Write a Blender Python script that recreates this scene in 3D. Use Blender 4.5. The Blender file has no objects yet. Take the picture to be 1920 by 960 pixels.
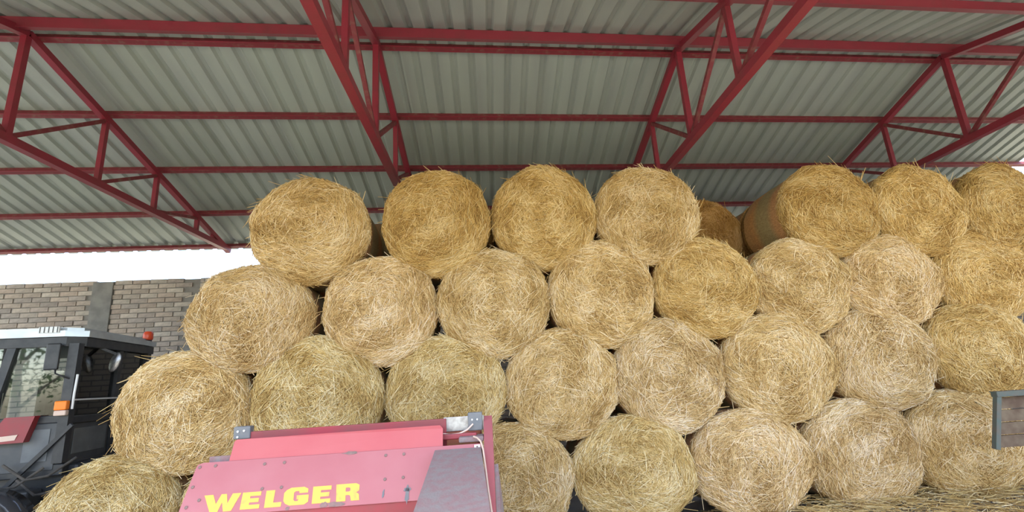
import bpy, math, random
import numpy as np
from mathutils import Matrix, Vector
random.seed(7)
scene = bpy.context.scene
C = scene.collection

# ------------------------------------------------------------------ camera
cam_d = bpy.data.cameras.new('camera')
cam_d.sensor_width = 36.0
cam_d.lens = 917.25 / 1920 * 36.0
cam_d.clip_start = 0.05
cam_d.clip_end = 500
cam = bpy.data.objects.new('camera', cam_d)
C.objects.link(cam)
yaw, pitch, roll = map(math.radians, (3.234, 14.005, -3.631))
r_ = Vector((math.cos(yaw), -math.sin(yaw), 0))
f_ = Vector((math.sin(yaw) * math.cos(pitch), math.cos(yaw) * math.cos(pitch), math.sin(pitch)))
u_ = r_.cross(f_)
r2 = math.cos(roll) * r_ + math.sin(roll) * u_
u2 = -math.sin(roll) * r_ + math.cos(roll) * u_
m = Matrix.Identity(4)
for i in range(3):
    m[i][0], m[i][1], m[i][2] = r2[i], u2[i], -f_[i]
m[2][3] = 1.65
cam.matrix_world = m
scene.camera = cam

# ------------------------------------------------------------------ light
SUN_EL, SUN_AZ = math.radians(70), math.radians(205)      # azimuth from +Y towards +X: sun stands behind the camera
world = bpy.data.worlds.new('sky')
scene.world = world
world.use_nodes = True
wn = world.node_tree
wn.nodes.clear()
sky = wn.nodes.new('ShaderNodeTexSky')
sky.sky_type = 'NISHITA'
sky.sun_disc = False
sky.sun_elevation = SUN_EL
sky.sun_rotation = SUN_AZ
sky.air_density = 1.0
sky.dust_density = 3.0
sky.ozone_density = 1.0
bg = wn.nodes.new('ShaderNodeBackground')
bg.inputs['Strength'].default_value = 1.0
wo = wn.nodes.new('ShaderNodeOutputWorld')
wn.links.new(sky.outputs[0], bg.inputs[0])
wn.links.new(bg.outputs[0], wo.inputs[0])
sun_d = bpy.data.lights.new('sun', 'SUN')
sun_d.energy = 6.0
sun_d.angle = math.radians(1.0)
sun_d.color = (1.0, 0.95, 0.86)
sun = bpy.data.objects.new('sun', sun_d)
C.objects.link(sun)
sd = Vector((math.sin(SUN_AZ) * math.cos(SUN_EL), math.cos(SUN_AZ) * math.cos(SUN_EL), math.sin(SUN_EL)))
sun.rotation_euler = sd.to_track_quat('Z', 'Y').to_euler()
sun.location = sd * 40
scene.view_settings.view_transform = 'Standard'
scene.view_settings.look = 'None'
scene.view_settings.gamma = 1.0
scene.view_settings.use_curve_mapping = False
scene.view_settings.exposure = -0.03
scene.cycles.max_bounces = 10
scene.cycles.diffuse_bounces = 6
scene.cycles.transparent_max_bounces = 12

# ------------------------------------------------------------------ materials
def mat(name, col, rough=0.6, metal=0.0, var=None, scale=8.0, detail=4.0, bump=0.0, bscale=40.0, spec=0.5, stretch=None, lo=0.35, hi=0.65):
    """Principled material; var = second colour mixed in by noise, in object space."""
    M = bpy.data.materials.new(name)
    M.use_nodes = True
    t = M.node_tree
    b = t.nodes['Principled BSDF']
    b.inputs['Base Color'].default_value = (*col, 1)
    b.inputs['Roughness'].default_value = rough
    b.inputs['Metallic'].default_value = metal
    b.inputs['Specular IOR Level'].default_value = spec
    tc = t.nodes.new('ShaderNodeTexCoord')
    src = tc.outputs['Object']
    if stretch:
        mp = t.nodes.new('ShaderNodeMapping')
        mp.inputs['Scale'].default_value = stretch
        t.links.new(src, mp.inputs[0])
        src = mp.outputs[0]
    if var:
        n = t.nodes.new('ShaderNodeTexNoise')
        n.inputs['Scale'].default_value = scale
        n.inputs['Detail'].default_value = detail
        t.links.new(src, n.inputs['Vector'])
        r = t.nodes.new('ShaderNodeValToRGB')
        r.color_ramp.elements[0].position = lo
        r.color_ramp.elements[1].position = hi
        r.color_ramp.elements[0].color = (*col, 1)
        r.color_ramp.elements[1].color = (*var, 1)
        t.links.new(n.outputs['Fac'], r.inputs[0])
        t.links.new(r.outputs[0], b.inputs['Base Color'])
    if bump:
        n2 = t.nodes.new('ShaderNodeTexNoise')
        n2.inputs['Scale'].default_value = bscale
        t.links.new(src, n2.inputs['Vector'])
        bp = t.nodes.new('ShaderNodeBump')
        bp.inputs['Strength'].default_value = bump
        bp.inputs['Distance'].default_value = 0.01
        t.links.new(n2.outputs['Fac'], bp.inputs['Height'])
        t.links.new(bp.outputs[0], b.inputs['Normal'])
    return M

def object_tint(M, amount=1.0):
    """multiply the base colour by the object's own colour (true colour of each bale; bricks paled for haze)"""
    t = M.node_tree
    b = t.nodes['Principled BSDF']
    oi = t.nodes.new('ShaderNodeObjectInfo')
    mx = t.nodes.new('ShaderNodeMix')
    mx.data_type = 'RGBA'
    mx.blend_type = 'MULTIPLY'
    mx.inputs[0].default_value = amount
    inp = b.inputs['Base Color']
    if inp.links:
        t.links.new(inp.links[0].from_socket, mx.inputs[6])
    else:
        mx.inputs[6].default_value = inp.default_value
    t.links.new(oi.outputs['Color'], mx.inputs[7])
    t.links.new(mx.outputs[2], inp)
    return M

def straw_mat():
    M = bpy.data.materials.new('straw_stalks')
    M.use_nodes = True
    t = M.node_tree
    b = t.nodes['Principled BSDF']
    b.inputs['Roughness'].default_value = 0.55
    b.inputs['Specular IOR Level'].default_value = 0.35
    a = t.nodes.new('ShaderNodeAttribute')
    a.attribute_name = 'stalk'
    r = t.nodes.new('ShaderNodeValToRGB')
    e = r.color_ramp.elements
    e[0].position, e[0].color = 0.0, (0.40, 0.235, 0.07, 1)
    e[1].position, e[1].color = 1.0, (0.97, 0.82, 0.52, 1)
    k = e.new(0.35); k.color = (0.67, 0.455, 0.165, 1)
    k = e.new(0.75); k.color = (0.82, 0.62, 0.285, 1)
    t.links.new(a.outputs['Fac'], r.inputs[0])
    t.links.new(r.outputs[0], b.inputs['Base Color'])
    return object_tint(M)

def net_mat():
    """net wrapped side of a bale: straw bands showing through a fine net"""
    M = mat('net_wrap', (0.46, 0.32, 0.17), 0.6, var=(0.74, 0.60, 0.38), scale=22, stretch=(6, 1, 6), bump=0.5, bscale=60)
    t = M.node_tree
    b = t.nodes['Principled BSDF']
    tc = t.nodes.new('ShaderNodeTexCoord')
    sp = t.nodes.new('ShaderNodeSeparateXYZ')
    t.links.new(tc.outputs['Object'], sp.inputs[0])
    r = t.nodes.new('ShaderNodeValToRGB')
    mr = t.nodes.new('ShaderNodeMapRange')
    mr.inputs[1].default_value = -0.6
    mr.inputs[2].default_value = 0.6
    t.links.new(sp.outputs[1], mr.inputs[0])
    t.links.new(mr.outputs[0], r.inputs[0])
    e = r.color_ramp.elements
    e[0].position, e[0].color = 0.0, (0.95, 0.72, 0.52, 1)
    e[1].position, e[1].color = 1.0, (0.9, 0.8, 0.6, 1)
    for p, c in ((0.28, (0.95, 0.66, 0.48, 1)), (0.38, (0.62, 0.66, 0.55, 1)), (0.58, (0.66, 0.70, 0.56, 1)), (0.68, (1.0, 0.70, 0.44, 1))):
        k = e.new(p); k.color = c
    mx = t.nodes.new('ShaderNodeMix')
    mx.data_type = 'RGBA'
    mx.blend_type = 'MULTIPLY'
    mx.inputs[0].default_value = 1.0
    t.links.new(b.inputs['Base Color'].links[0].from_socket, mx.inputs[6])
    t.links.new(r.outputs[0], mx.inputs[7])
    # thin pale threads of the net
    w = t.nodes.new('ShaderNodeTexWave')
    w.inputs['Scale'].default_value = 11
    w.inputs['Distortion'].default_value = 2.0
    w.bands_direction = 'Y'
    t.links.new(tc.outputs['Object'], w.inputs['Vector'])
    cr = t.nodes.new('ShaderNodeValToRGB')
    cr.color_ramp.elements[0].position = 0.86
    cr.color_ramp.elements[1].position = 0.97
    t.links.new(w.outputs['Fac'], cr.inputs[0])
    m2 = t.nodes.new('ShaderNodeMix')
    m2.data_type = 'RGBA'
    mm = t.nodes.new('ShaderNodeMath'); mm.operation = 'MULTIPLY'; mm.inputs[1].default_value = 0.35
    t.links.new(cr.outputs[0], mm.inputs[0])
    t.links.new(mm.outputs[0], m2.inputs[0])
    t.links.new(mx.outputs[2], m2.inputs[6])
    m2.inputs[7].default_value = (0.75, 0.66, 0.55, 1)
    t.links.new(m2.outputs[2], b.inputs['Base Color'])
    return object_tint(M, 0.6)

def glass_mat(name, tint=(0.75, 0.8, 0.78), refl=1.0):
    M = bpy.data.materials.new(name)
    M.use_nodes = True
    t = M.node_tree
    t.nodes.clear()
    tr = t.nodes.new('ShaderNodeBsdfTransparent'); tr.inputs[0].default_value = (*tint, 1)
    gl = t.nodes.new('ShaderNodeBsdfGlossy'); gl.inputs['Roughness'].default_value = 0.02
    fr = t.nodes.new('ShaderNodeFresnel'); fr.inputs[0].default_value = 1.75
    mx = t.nodes.new('ShaderNodeMixShader')
    o = t.nodes.new('ShaderNodeOutputMaterial')
    t.links.new(fr.outputs[0], mx.inputs[0]); t.links.new(tr.outputs[0], mx.inputs[1]); t.links.new(gl.outputs[0], mx.inputs[2])
    t.links.new(mx.outputs[0], o.inputs[0])
    return M

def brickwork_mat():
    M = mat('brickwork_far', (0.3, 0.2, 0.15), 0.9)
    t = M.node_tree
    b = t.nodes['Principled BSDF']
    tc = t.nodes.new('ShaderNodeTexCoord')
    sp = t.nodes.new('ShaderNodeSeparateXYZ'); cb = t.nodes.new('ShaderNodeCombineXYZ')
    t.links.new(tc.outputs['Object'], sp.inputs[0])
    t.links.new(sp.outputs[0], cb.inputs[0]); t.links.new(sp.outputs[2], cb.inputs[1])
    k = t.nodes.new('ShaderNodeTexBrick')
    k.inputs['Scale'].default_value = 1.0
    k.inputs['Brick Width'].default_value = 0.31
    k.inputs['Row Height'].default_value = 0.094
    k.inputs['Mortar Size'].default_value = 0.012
    k.inputs['Color1'].default_value = (0.57, 0.50, 0.445, 1)  # paled to match the haze painted into the single bricks
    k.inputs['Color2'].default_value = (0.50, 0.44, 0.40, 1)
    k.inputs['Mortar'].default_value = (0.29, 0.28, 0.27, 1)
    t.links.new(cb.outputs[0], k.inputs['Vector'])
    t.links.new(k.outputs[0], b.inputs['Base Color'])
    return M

MT = dict(
    straw=straw_mat(),
    core=object_tint(mat('straw_packed_shaded', (0.16, 0.10, 0.032), 0.9, var=(0.42, 0.30, 0.12), scale=34, bump=0.8, bscale=70)),  # packed straw coloured dark to paint shade into gaps between stalks
    net=net_mat(),
    steel=mat('red_painted_steel', (0.235, 0.021, 0.038), 0.45, var=(0.18, 0.028, 0.036), scale=5, detail=6, bump=0.08, lo=0.45, hi=0.8),
    steel_dusty=mat('dusty_red_steel', (0.17, 0.022, 0.03), 0.65, var=(0.19, 0.09, 0.07), scale=14, detail=5, lo=0.5, hi=0.75),
    sheet=object_tint(mat('roof_sheet_grey', (0.345, 0.39, 0.36), 0.42, 0.0, var=(0.30, 0.335, 0.315), scale=1.2, stretch=(3, 0.4, 1))),
    concrete=mat('floor_concrete', (0.40, 0.37, 0.33), 0.9, var=(0.28, 0.25, 0.22), scale=1.7, detail=8, bump=0.2),
    ground=mat('yard_ground', (0.42, 0.37, 0.28), 0.95, var=(0.30, 0.30, 0.16), scale=0.35, detail=8, bump=0.3, bscale=5),
    pilaster=mat('pilaster_concrete', (0.30, 0.30, 0.29), 0.9, var=(0.22, 0.22, 0.22), scale=6, bump=0.2),
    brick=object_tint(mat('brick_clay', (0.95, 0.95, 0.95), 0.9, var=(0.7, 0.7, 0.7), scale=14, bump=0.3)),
    mortar=mat('mortar', (0.30, 0.29, 0.28), 0.95, var=(0.25, 0.24, 0.23), scale=9),
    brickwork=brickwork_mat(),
    b_red=mat('baler_faded_red', (0.385, 0.11, 0.122), 0.42, var=(0.42, 0.145, 0.155), scale=2.2, detail=6, lo=0.4, hi=0.7),
    b_red2=mat('baler_bright_red', (0.42, 0.064, 0.068), 0.45, var=(0.44, 0.085, 0.085), scale=3, detail=6),
    b_dark=mat('baler_dark_red', (0.34, 0.03, 0.045), 0.5, var=(0.24, 0.05, 0.05), scale=6, detail=6),
    b_dust=mat('baler_dusty_grey', (0.235, 0.20, 0.19), 0.95, var=(0.25, 0.15, 0.15), scale=26, detail=8, bump=0.3, bscale=90),
    yellow=mat('letter_yellow', (0.80, 0.45, 0.07), 0.55, var=(0.60, 0.28, 0.09), scale=30, detail=6, lo=0.55, hi=0.8),
    grime=mat('grime', (0.18, 0.13, 0.11), 0.9, var=(0.3, 0.17, 0.16), scale=30),
    chrome=mat('galvanised_plate', (0.45, 0.45, 0.46), 0.32, 0.8, var=(0.25, 0.24, 0.24), scale=30),
    plastic=mat('grey_plastic', (0.13, 0.14, 0.15), 0.5, var=(0.17, 0.17, 0.17), scale=20),
    cable=mat('beige_cable', (0.70, 0.52, 0.42), 0.5),
    white=mat('white_paint', (0.78, 0.79, 0.78), 0.4),
    black=mat('tractor_black', (0.018, 0.02, 0.024), 0.4, var=(0.04, 0.04, 0.042), scale=9),
    dkgrey=mat('tractor_dark_grey', (0.055, 0.06, 0.065), 0.5, var=(0.08, 0.08, 0.08), scale=7),
    panelgrey=mat('tractor_inner_grey', (0.16, 0.17, 0.17), 0.6, var=(0.12, 0.125, 0.13), scale=6),
    silver=mat('cab_roof_silver', (0.60, 0.64, 0.66), 0.22, 0.4, var=(0.5, 0.53, 0.55), scale=5),
    rubber=mat('rubber', (0.03, 0.028, 0.026), 0.85, var=(0.10, 0.085, 0.07), scale=6, bump=0.3),
    orange=mat('orange_lens', (0.95, 0.24, 0.02), 0.25),
    redlens=mat('beacon_lens', (0.85, 0.10, 0.035), 0.25),
    red_box=mat('tractor_red', (0.30, 0.02, 0.025), 0.4, var=(0.24, 0.03, 0.03), scale=8),
    glass=glass_mat('cab_glass'),
    frame=mat('green_grey_paint', (0.060, 0.085, 0.075), 0.55, var=(0.09, 0.08, 0.065), scale=12, detail=6),
    rust=mat('rusty_brown', (0.085, 0.05, 0.03), 0.85, var=(0.15, 0.11, 0.07), scale=8, detail=6),
    gloss=mat('glossy_black', (0.05, 0.05, 0.055), 0.12),
    bark=mat('bark', (0.13, 0.10, 0.07), 0.95, var=(0.2, 0.16, 0.12), scale=6, bump=0.5),
    leaf=mat('leaves', (0.06, 0.13, 0.03), 0.7, var=(0.11, 0.19, 0.05), scale=3),
)

# ------------------------------------------------------------------ mesh helpers
def mesh_from(name, V, F, material=None, smooth=False):
    me = bpy.data.meshes.new(name)
    me.from_pydata([tuple(v) for v in V], [], F)
    if material:
        me.materials.append(MT[material])
    if smooth:
        me.shade_smooth()
    me.update()
    return me

class MB:
    """collects simple solids into one mesh (one part)"""
    def __init__(self):
        self.V, self.F = [], []
    def add(self, V, F):
        o = len(self.V)
        self.V += [tuple(v) for v in V]
        self.F += [tuple(i + o for i in f) for f in F]
        return self
    def box(self, x0, x1, y0, y1, z0, z1, c=0.0):
        """box with chamfered edges (c) : 24-vertex chamfer box, or plain 8 if c==0"""
        if c <= 0:
            V = [(x, y, z) for x in (x0, x1) for y in (y0, y1) for z in (z0, z1)]
            return self.add(V, [(0, 1, 3, 2), (4, 6, 7, 5), (0, 4, 5, 1), (2, 3, 7, 6), (0, 2, 6, 4), (1, 5, 7, 3)])
        import bmesh
        bm = bmesh.new()
        bmesh.ops.create_cube(bm, size=1)
        for v in bm.verts:
            v.co = Vector(((x0 + x1) / 2 + v.co.x * (x1 - x0), (y0 + y1) / 2 + v.co.y * (y1 - y0), (z0 + z1) / 2 + v.co.z * (z1 - z0)))
        bmesh.ops.bevel(bm, geom=bm.edges[:], offset=c, segments=2, affect='EDGES', profile=0.5)
        bm.verts.index_update()
        self.add([v.co[:] for v in bm.verts], [[v.index for v in f.verts] for f in bm.faces])
        bm.free()
        return self
    def beam(self, a, b, w, h, up=(0, 0, 1)):
        a, b = Vector(a), Vector(b)
        d = (b - a).normalized()
        s = d.cross(Vector(up))
        if s.length < 1e-4:
            s = d.cross(Vector((1, 0, 0)))
        s.normalize()
        t = s.cross(d)
        V = []
        for p in (a, b):
            for i, j in ((-1, -1), (1, -1), (1, 1), (-1, 1)):
                V.append(p + s * (i * w / 2) + t * (j * h / 2))
        return self.add(V, [(3, 2, 1, 0), (4, 5, 6, 7), (0, 1, 5, 4), (1, 2, 6, 5), (2, 3, 7, 6), (3, 0, 4, 7)])
    def tube(self, pts, r, n=8):
        pts = [Vector(p) for p in pts]
        V, F = [], []
        for i, p in enumerate(pts):
            d = (pts[min(i + 1, len(pts) - 1)] - pts[max(i - 1, 0)]).normalized()
            s = d.cross(Vector((0.3, 0.2, 0.93))).normalized()
            t = s.cross(d)
            rr = r[i] if isinstance(r, (list, tuple)) else r
            for k in range(n):
                a = 2 * math.pi * k / n
                V.append(p + (s * math.cos(a) + t * math.sin(a)) * rr)
        for i in range(len(pts) - 1):
            for k in range(n):
                F.append((i * n + k, i * n + (k + 1) % n, (i + 1) * n + (k + 1) % n, (i + 1) * n + k))
        F.append(tuple(range(n))[::-1])
        F.append(tuple((len(pts) - 1) * n + k for k in range(n)))
        return self.add(V, F)
    def lathe(self, prof, n=24, axis='z', c=(0, 0, 0)):
        V, F = [], []
        for (r, h) in prof:
            for k in range(n):
                a = 2 * math.pi * k / n
                x, y = r * math.cos(a), r * math.sin(a)
                V.append({'z': (c[0] + x, c[1] + y, c[2] + h), 'y': (c[0] + x, c[1] + h, c[2] + y), 'x': (c[0] + h, c[1] + x, c[2] + y)}[axis])
        for i in range(len(prof) - 1):
            for k in range(n):
                F.append((i * n + k, i * n + (k + 1) % n, (i + 1) * n + (k + 1) % n, (i + 1) * n + k))
        F.append(tuple(range(n))[::-1])
        F.append(tuple((len(prof) - 1) * n + k for k in range(n)))
        return self.add(V, F)
    def slab(self, quad, th, n=None):
        """thick polygon plate: corner points, extruded by th along its normal (or n)"""
        q = [Vector(p) for p in quad]
        nn = Vector(n).normalized() if n else (q[1] - q[0]).cross(q[2] - q[0]).normalized()
        k = len(q)
        V = q + [p + nn * th for p in q]
        F = [tuple(range(k))[::-1], tuple(range(k, 2 * k))] + [(i, (i + 1) % k, k + (i + 1) % k, k + i) for i in range(k)]
        return self.add(V, F)
    def mesh(self, name, material, smooth=False):
        return mesh_from(name, self.V, self.F, material, smooth)
    def build(self, name, material, parent=None, smooth=False):
        return link(name, self.mesh(name, material, smooth), parent)

def link(name, me, parent=None, loc=None):
    o = bpy.data.objects.new(name, me)
    C.objects.link(o)
    if parent:
        o.parent = parent
    if loc:
        o.location = loc
    return o

def thing(name, label, cat, loc=(0, 0, 0), rz=0, group=None):
    o = bpy.data.objects.new(name, None)
    o.empty_display_size = 0.2
    C.objects.link(o)
    o.location = loc
    o.rotation_euler = (0, 0, rz)
    return tag(o, label, cat, group)

def tag(o, label, cat, group=None):
    o['label'] = label
    o['category'] = cat
    if group:
        o['group'] = group
    return o

def struct(o):
    o['kind'] = 'structure'
    return o

# ------------------------------------------------------------------ barn geometry (fitted)
SK = 0.078                      # the frames stand slightly skewed to the purlins
Y_AP, Y_EAVE = 5.54, 10.18
Z_AP, Z_EAVE, Z_BOT = 5.90, 4.54, 4.55
PUR = [5.54, 6.83, 7.97, 9.13, 10.18]                     # rear node lines
SLOPE = (Z_AP - Z_EAVE) / (Y_EAVE - Y_AP)
def ztop(y):
    return Z_AP - abs(y - Y_AP) * SLOPE
TX = [-5.21, -1.25, 2.79, 6.97, 11.03]
X_LEFT, X_RIGHT = -14.0, 11.0

# ground and floor
g = MB().box(-90, 90, -90, 90, -0.3, -0.03).build('ground', 'ground'); struct(g)
fl = MB().box(-16, 12.5, 0.3, 12.0, -0.25, 0.0).build('floor', 'concrete'); struct(fl)

# roof: one object per sheet, trapezoidal profile, thin steel
roof = bpy.data.objects.new('ceiling', None)
C.objects.link(roof); struct(roof)
roof.location = (0, 0, 4.5)
def sheet_mesh(y0, y1):
    pitch, n = 0.25, 4
    prof = []
    for i in range(n):
        b = i * pitch
        prof += [(b, 0), (b + 0.145, 0), (b + 0.175, 0.038), (b + 0.22, 0.038)]
    prof += [(n * pitch, 0.0), (n * pitch + 0.02, 0.0)]
    V, F = [], []
    k = len(prof)
    for th in (0.0, 0.0015):
        for y in (y0, y1):
            for (x, h) in prof:
                V.append((x, y + SK * x, ztop(y) - 4.5 + 0.125 + h + th))
    for i in range(k - 1):
        F.append((i, k + i, k + i + 1, i + 1))
        F.append((2 * k + i, 2 * k + i + 1, 3 * k + i + 1, 3 * k + i))
        F.append((i, i + 1, 2 * k + i + 1, 2 * k + i))
        F.append((k + i, 3 * k + i, 3 * k + i + 1, k + i + 1))
    F += [(0, 2 * k, 3 * k, k), (k - 1, 2 * k - 1, 4 * k - 1, 3 * k - 1)]
    return mesh_from('roof_sheet', V, F, 'sheet')
sh_rear = sheet_mesh(Y_AP + 0.03, Y_EAVE + 0.25)
sh_front = sheet_mesh(Y_AP - 0.03, 2 * Y_AP - Y_EAVE - 0.45)
x = X_LEFT
i = 0
while x < X_RIGHT - 0.05:
    for me in (sh_rear, sh_front):
        o = link('roof_sheet', me, roof)
        o.location = (x, SK * x, 0.003 * (i % 2))
        k = random.uniform(0.93, 1.05)
        o.color = (k, k * random.uniform(0.985, 1.01), k * random.uniform(0.97, 1.01), 1)
    x += 1.0
    i += 1
MB().add([(X_LEFT, Y_AP - 0.22 + SK * X_LEFT, ztop(Y_AP + .22) - 4.5 + 0.175), (X_RIGHT, Y_AP - 0.22 + SK * X_RIGHT, ztop(Y_AP + .22) - 4.5 + 0.175),
          (X_LEFT, Y_AP + SK * X_LEFT, Z_AP - 4.5 + 0.185), (X_RIGHT, Y_AP + SK * X_RIGHT, Z_AP - 4.5 + 0.185),
          (X_LEFT, Y_AP + 0.22 + SK * X_LEFT, ztop(Y_AP + .22) - 4.5 + 0.175), (X_RIGHT, Y_AP + 0.22 + SK * X_RIGHT, ztop(Y_AP + .22) - 4.5 + 0.175)],
         [(0, 1, 3, 2), (2, 3, 5, 4)]).build('ridge_cap', 'sheet', roof)

# purlins
def purlin(label, y, w, h, up, matname='steel_dusty', xr=X_RIGHT + 0.35):
    side = 1 if y >= Y_AP else -1
    z = ztop(y) + 0.125 - h / 2 - 0.004
    o = thing('roof_purlin', label, 'purlin', (X_LEFT, y + SK * X_LEFT, z), 0, 'red purlins under the roof sheets')
    p0 = Vector((0, 0, 0)); p1 = Vector((xr - X_LEFT, SK * (xr - X_LEFT), 0))
    nrm = Vector((0, side * SLOPE, 1)).normalized()
    MB().beam(p0, p1, w, h, nrm).build('web', matname, o)
    lip = MB().beam(p0 + nrm * (-h / 2 + 0.006), p1 + nrm * (-h / 2 + 0.006), w + 0.03, 0.012, nrm)
    lip.build('bottom_flange', 'steel', o)
    return o
purlin('wide bright red purlin along the ridge, above the thinner ridge purlin', Y_AP - 0.16, 0.06, 0.12, 0, 'steel')
purlin('thin dusty red purlin just behind the ridge, second long bar from the top', Y_AP + 0.13, 0.05, 0.075, 0)
purlin('dusty red purlin midway down the rear roof slope, below the ridge pair', PUR[1], 0.05, 0.08, 0)
purlin('dusty red purlin passing just behind the tops of the highest bales', PUR[2], 0.05, 0.08, 0)
purlin('hazy red purlin low on the rear slope, left of the top-row bales', PUR[3], 0.05, 0.08, 0)
purlin('lowest thin purlin at the rear eave above the bright open gap', PUR[4] + 0.05, 0.05, 0.07, 0)
purlin('red purlin on the front roof slope at the top right edge of the picture', 4.21, 0.06, 0.10, 0, 'steel')

# trusses
def truss(label, X):
    Y0 = SK * X
    t = thing('roof_truss', label, 'truss', (X, Y0 + Y_AP, Z_BOT - 0.05), 0, 'red steel roof trusses')
    ox, oy, oz = -X, -(Y0 + Y_AP), -(Z_BOT - 0.05)
    def P(y, z):
        return (0, y - Y_AP, z + oz)
    front = [2 * Y_AP - y for y in PUR]
    w = 0.085
    ye, yf = PUR[4] + 0.1, front[4] - 0.1
    MB().beam(P(Y_AP, Z_AP), P(ye, ztop(ye)), w, w).build('top_chord', 'steel', t)
    MB().beam(P(Y_AP, Z_AP), P(yf, ztop(yf)), w, w).build('top_chord', 'steel', t)
    MB().beam(P(yf, Z_BOT), P(ye, Z_BOT), 0.095, 0.095).build('bottom_chord', 'steel', t)
    MB().beam(P(Y_AP, Z_BOT), P(Y_AP, Z_AP), 0.07, 0.07).build('web_post', 'steel', t)
    for ys in (PUR, front):
        for i in (1, 2, 3):
            MB().beam(P(ys[i], Z_BOT), P(ys[i], ztop(ys[i])), 0.062, 0.062).build('web_post', 'steel', t)
            MB().beam(P(ys[i - 1], Z_BOT + 0.02), P(ys[i], ztop(ys[i]) - 0.02), 0.05, 0.05).build('web_diagonal', 'steel_dusty', t)
        ym = (ys[3] + ys[4]) / 2
        MB().beam(P(ym, Z_BOT), P(ym, ztop(ym)), 0.05, 0.05).build('web_post', 'steel', t)
    return t
truss('red steel roof truss at far left, its lower end in front of the bright gap', TX[0])
truss('red steel roof truss coming down behind the second bale of the top row', TX[1])
truss('red steel roof truss coming down behind the fourth bale of the top row', TX[2])
truss('red steel roof truss at the right, above the last three top-row bales', TX[3])

# rear brick wall with real bricks where it shows, pilaster
WX0, WX1, WZ = -15.0, 11.0, 3.95
def wy(x):
    return 10.18 + SK * x
wall = bpy.data.objects.new('wall_back', None)
C.objects.link(wall); struct(wall)
wang = math.atan(SK)
wall.location = (0, wy(0), 0)
wall.rotation_euler = (0, 0, wang)
BX0, BX1, BZ0 = -11.25, -5.65, 2.45
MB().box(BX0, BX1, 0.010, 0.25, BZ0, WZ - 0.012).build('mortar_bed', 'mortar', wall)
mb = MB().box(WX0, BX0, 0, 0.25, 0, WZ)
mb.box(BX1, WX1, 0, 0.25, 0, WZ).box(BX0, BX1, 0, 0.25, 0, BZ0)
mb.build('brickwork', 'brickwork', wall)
bw, bh, j = 0.298, 0.080, 0.014
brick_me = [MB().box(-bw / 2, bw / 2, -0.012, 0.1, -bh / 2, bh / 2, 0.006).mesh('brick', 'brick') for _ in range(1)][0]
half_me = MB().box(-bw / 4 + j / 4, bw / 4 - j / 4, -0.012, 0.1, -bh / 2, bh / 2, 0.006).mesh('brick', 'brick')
row = 0
z = WZ - bh / 2
hazed_cols = [(0.60, 0.52, 0.46), (0.54, 0.47, 0.43), (0.64, 0.57, 0.51), (0.50, 0.45, 0.42), (0.66, 0.60, 0.54), (0.57, 0.48, 0.42)]  # old pale brick, lightened and greyed further to paint in glare haze
while z > BZ0 + bh / 2:
    x = BX0 + (bw / 2 if row % 2 == 0 else 0.0) + 0.01
    while x < BX1 - bw / 2:
        if not (-7.50 < x < -7.26):
            o = link('brick', brick_me, wall)
            o.location = (x + random.uniform(-0.006, 0.006), random.uniform(-0.006, 0.006), z + random.uniform(-0.004, 0.004))
            o.rotation_euler = (0, random.uniform(-0.012, 0.012), random.uniform(-0.02, 0.02))
            c = random.choice(hazed_cols); k = random.uniform(0.85, 1.15)
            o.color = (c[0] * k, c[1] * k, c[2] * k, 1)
        x += bw + j
    z -= bh + j
    row += 1
MB().box(-7.56, -7.20, -0.035, 0.2, 0, WZ - 0.02, 0.01).build('pilaster', 'pilaster', wall)

wr = bpy.data.objects.new('wall_right', MB().box(0.0, 10.3, -0.13, 0.12, 0, 4.35).mesh('wall_right', 'brickwork'))  # added unseen wall, blocks light bouncing in from the sunlit ground
C.objects.link(wr); struct(wr)
wr.location = (11.25, 0.9, 0)
wr.rotation_euler = (0, 0, math.pi / 2)

# ------------------------------------------------------------------ straw bales
R, LEN, EDGE = 0.625, 1.2, 0.11
RF = R - EDGE
S1 = RF + EDGE * math.pi / 2
def surf(s, th, disp):
    """map (arc length from centre of the face, angle) -> point, normal; axis +Y, face towards -Y at y=-LEN/2"""
    a = np.clip((s - RF) / EDGE, 0, math.pi / 2)
    r = np.where(s < RF, s, np.where(s < S1, RF + EDGE * np.sin(a), R))
    y = np.where(s < RF, -0.05 * (1 - (s / RF) ** 2), np.where(s < S1, EDGE * (1 - np.cos(a)), EDGE + (s - S1)))
    nr = np.where(s < RF, 0.10 * s / RF ** 2 * 0.5, np.sin(a))
    ny = -np.where(s < RF, 1.0, np.cos(a))
    nl = np.sqrt(nr ** 2 + ny ** 2)
    nr, ny = nr / nl, ny / nl
    r = r + nr * disp
    y = y + ny * disp
    P = np.stack([r * np.cos(th), y - LEN / 2, r * np.sin(th)], -1)
    N = np.stack([nr * np.cos(th), ny, nr * np.sin(th)], -1)
    return P, N
def noise_fn(rng, amp, fmin, fmax, n):
    k = rng.uniform(fmin, fmax, n) * np.exp(1j * rng.uniform(0, 2 * math.pi, n))
    ph = rng.uniform(0, 2 * math.pi, n)
    return lambda x, z: amp / math.sqrt(n) * sum(np.sin(k[i].real * x + k[i].imag * z + ph[i]) for i in range(n)) * 1.4

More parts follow.
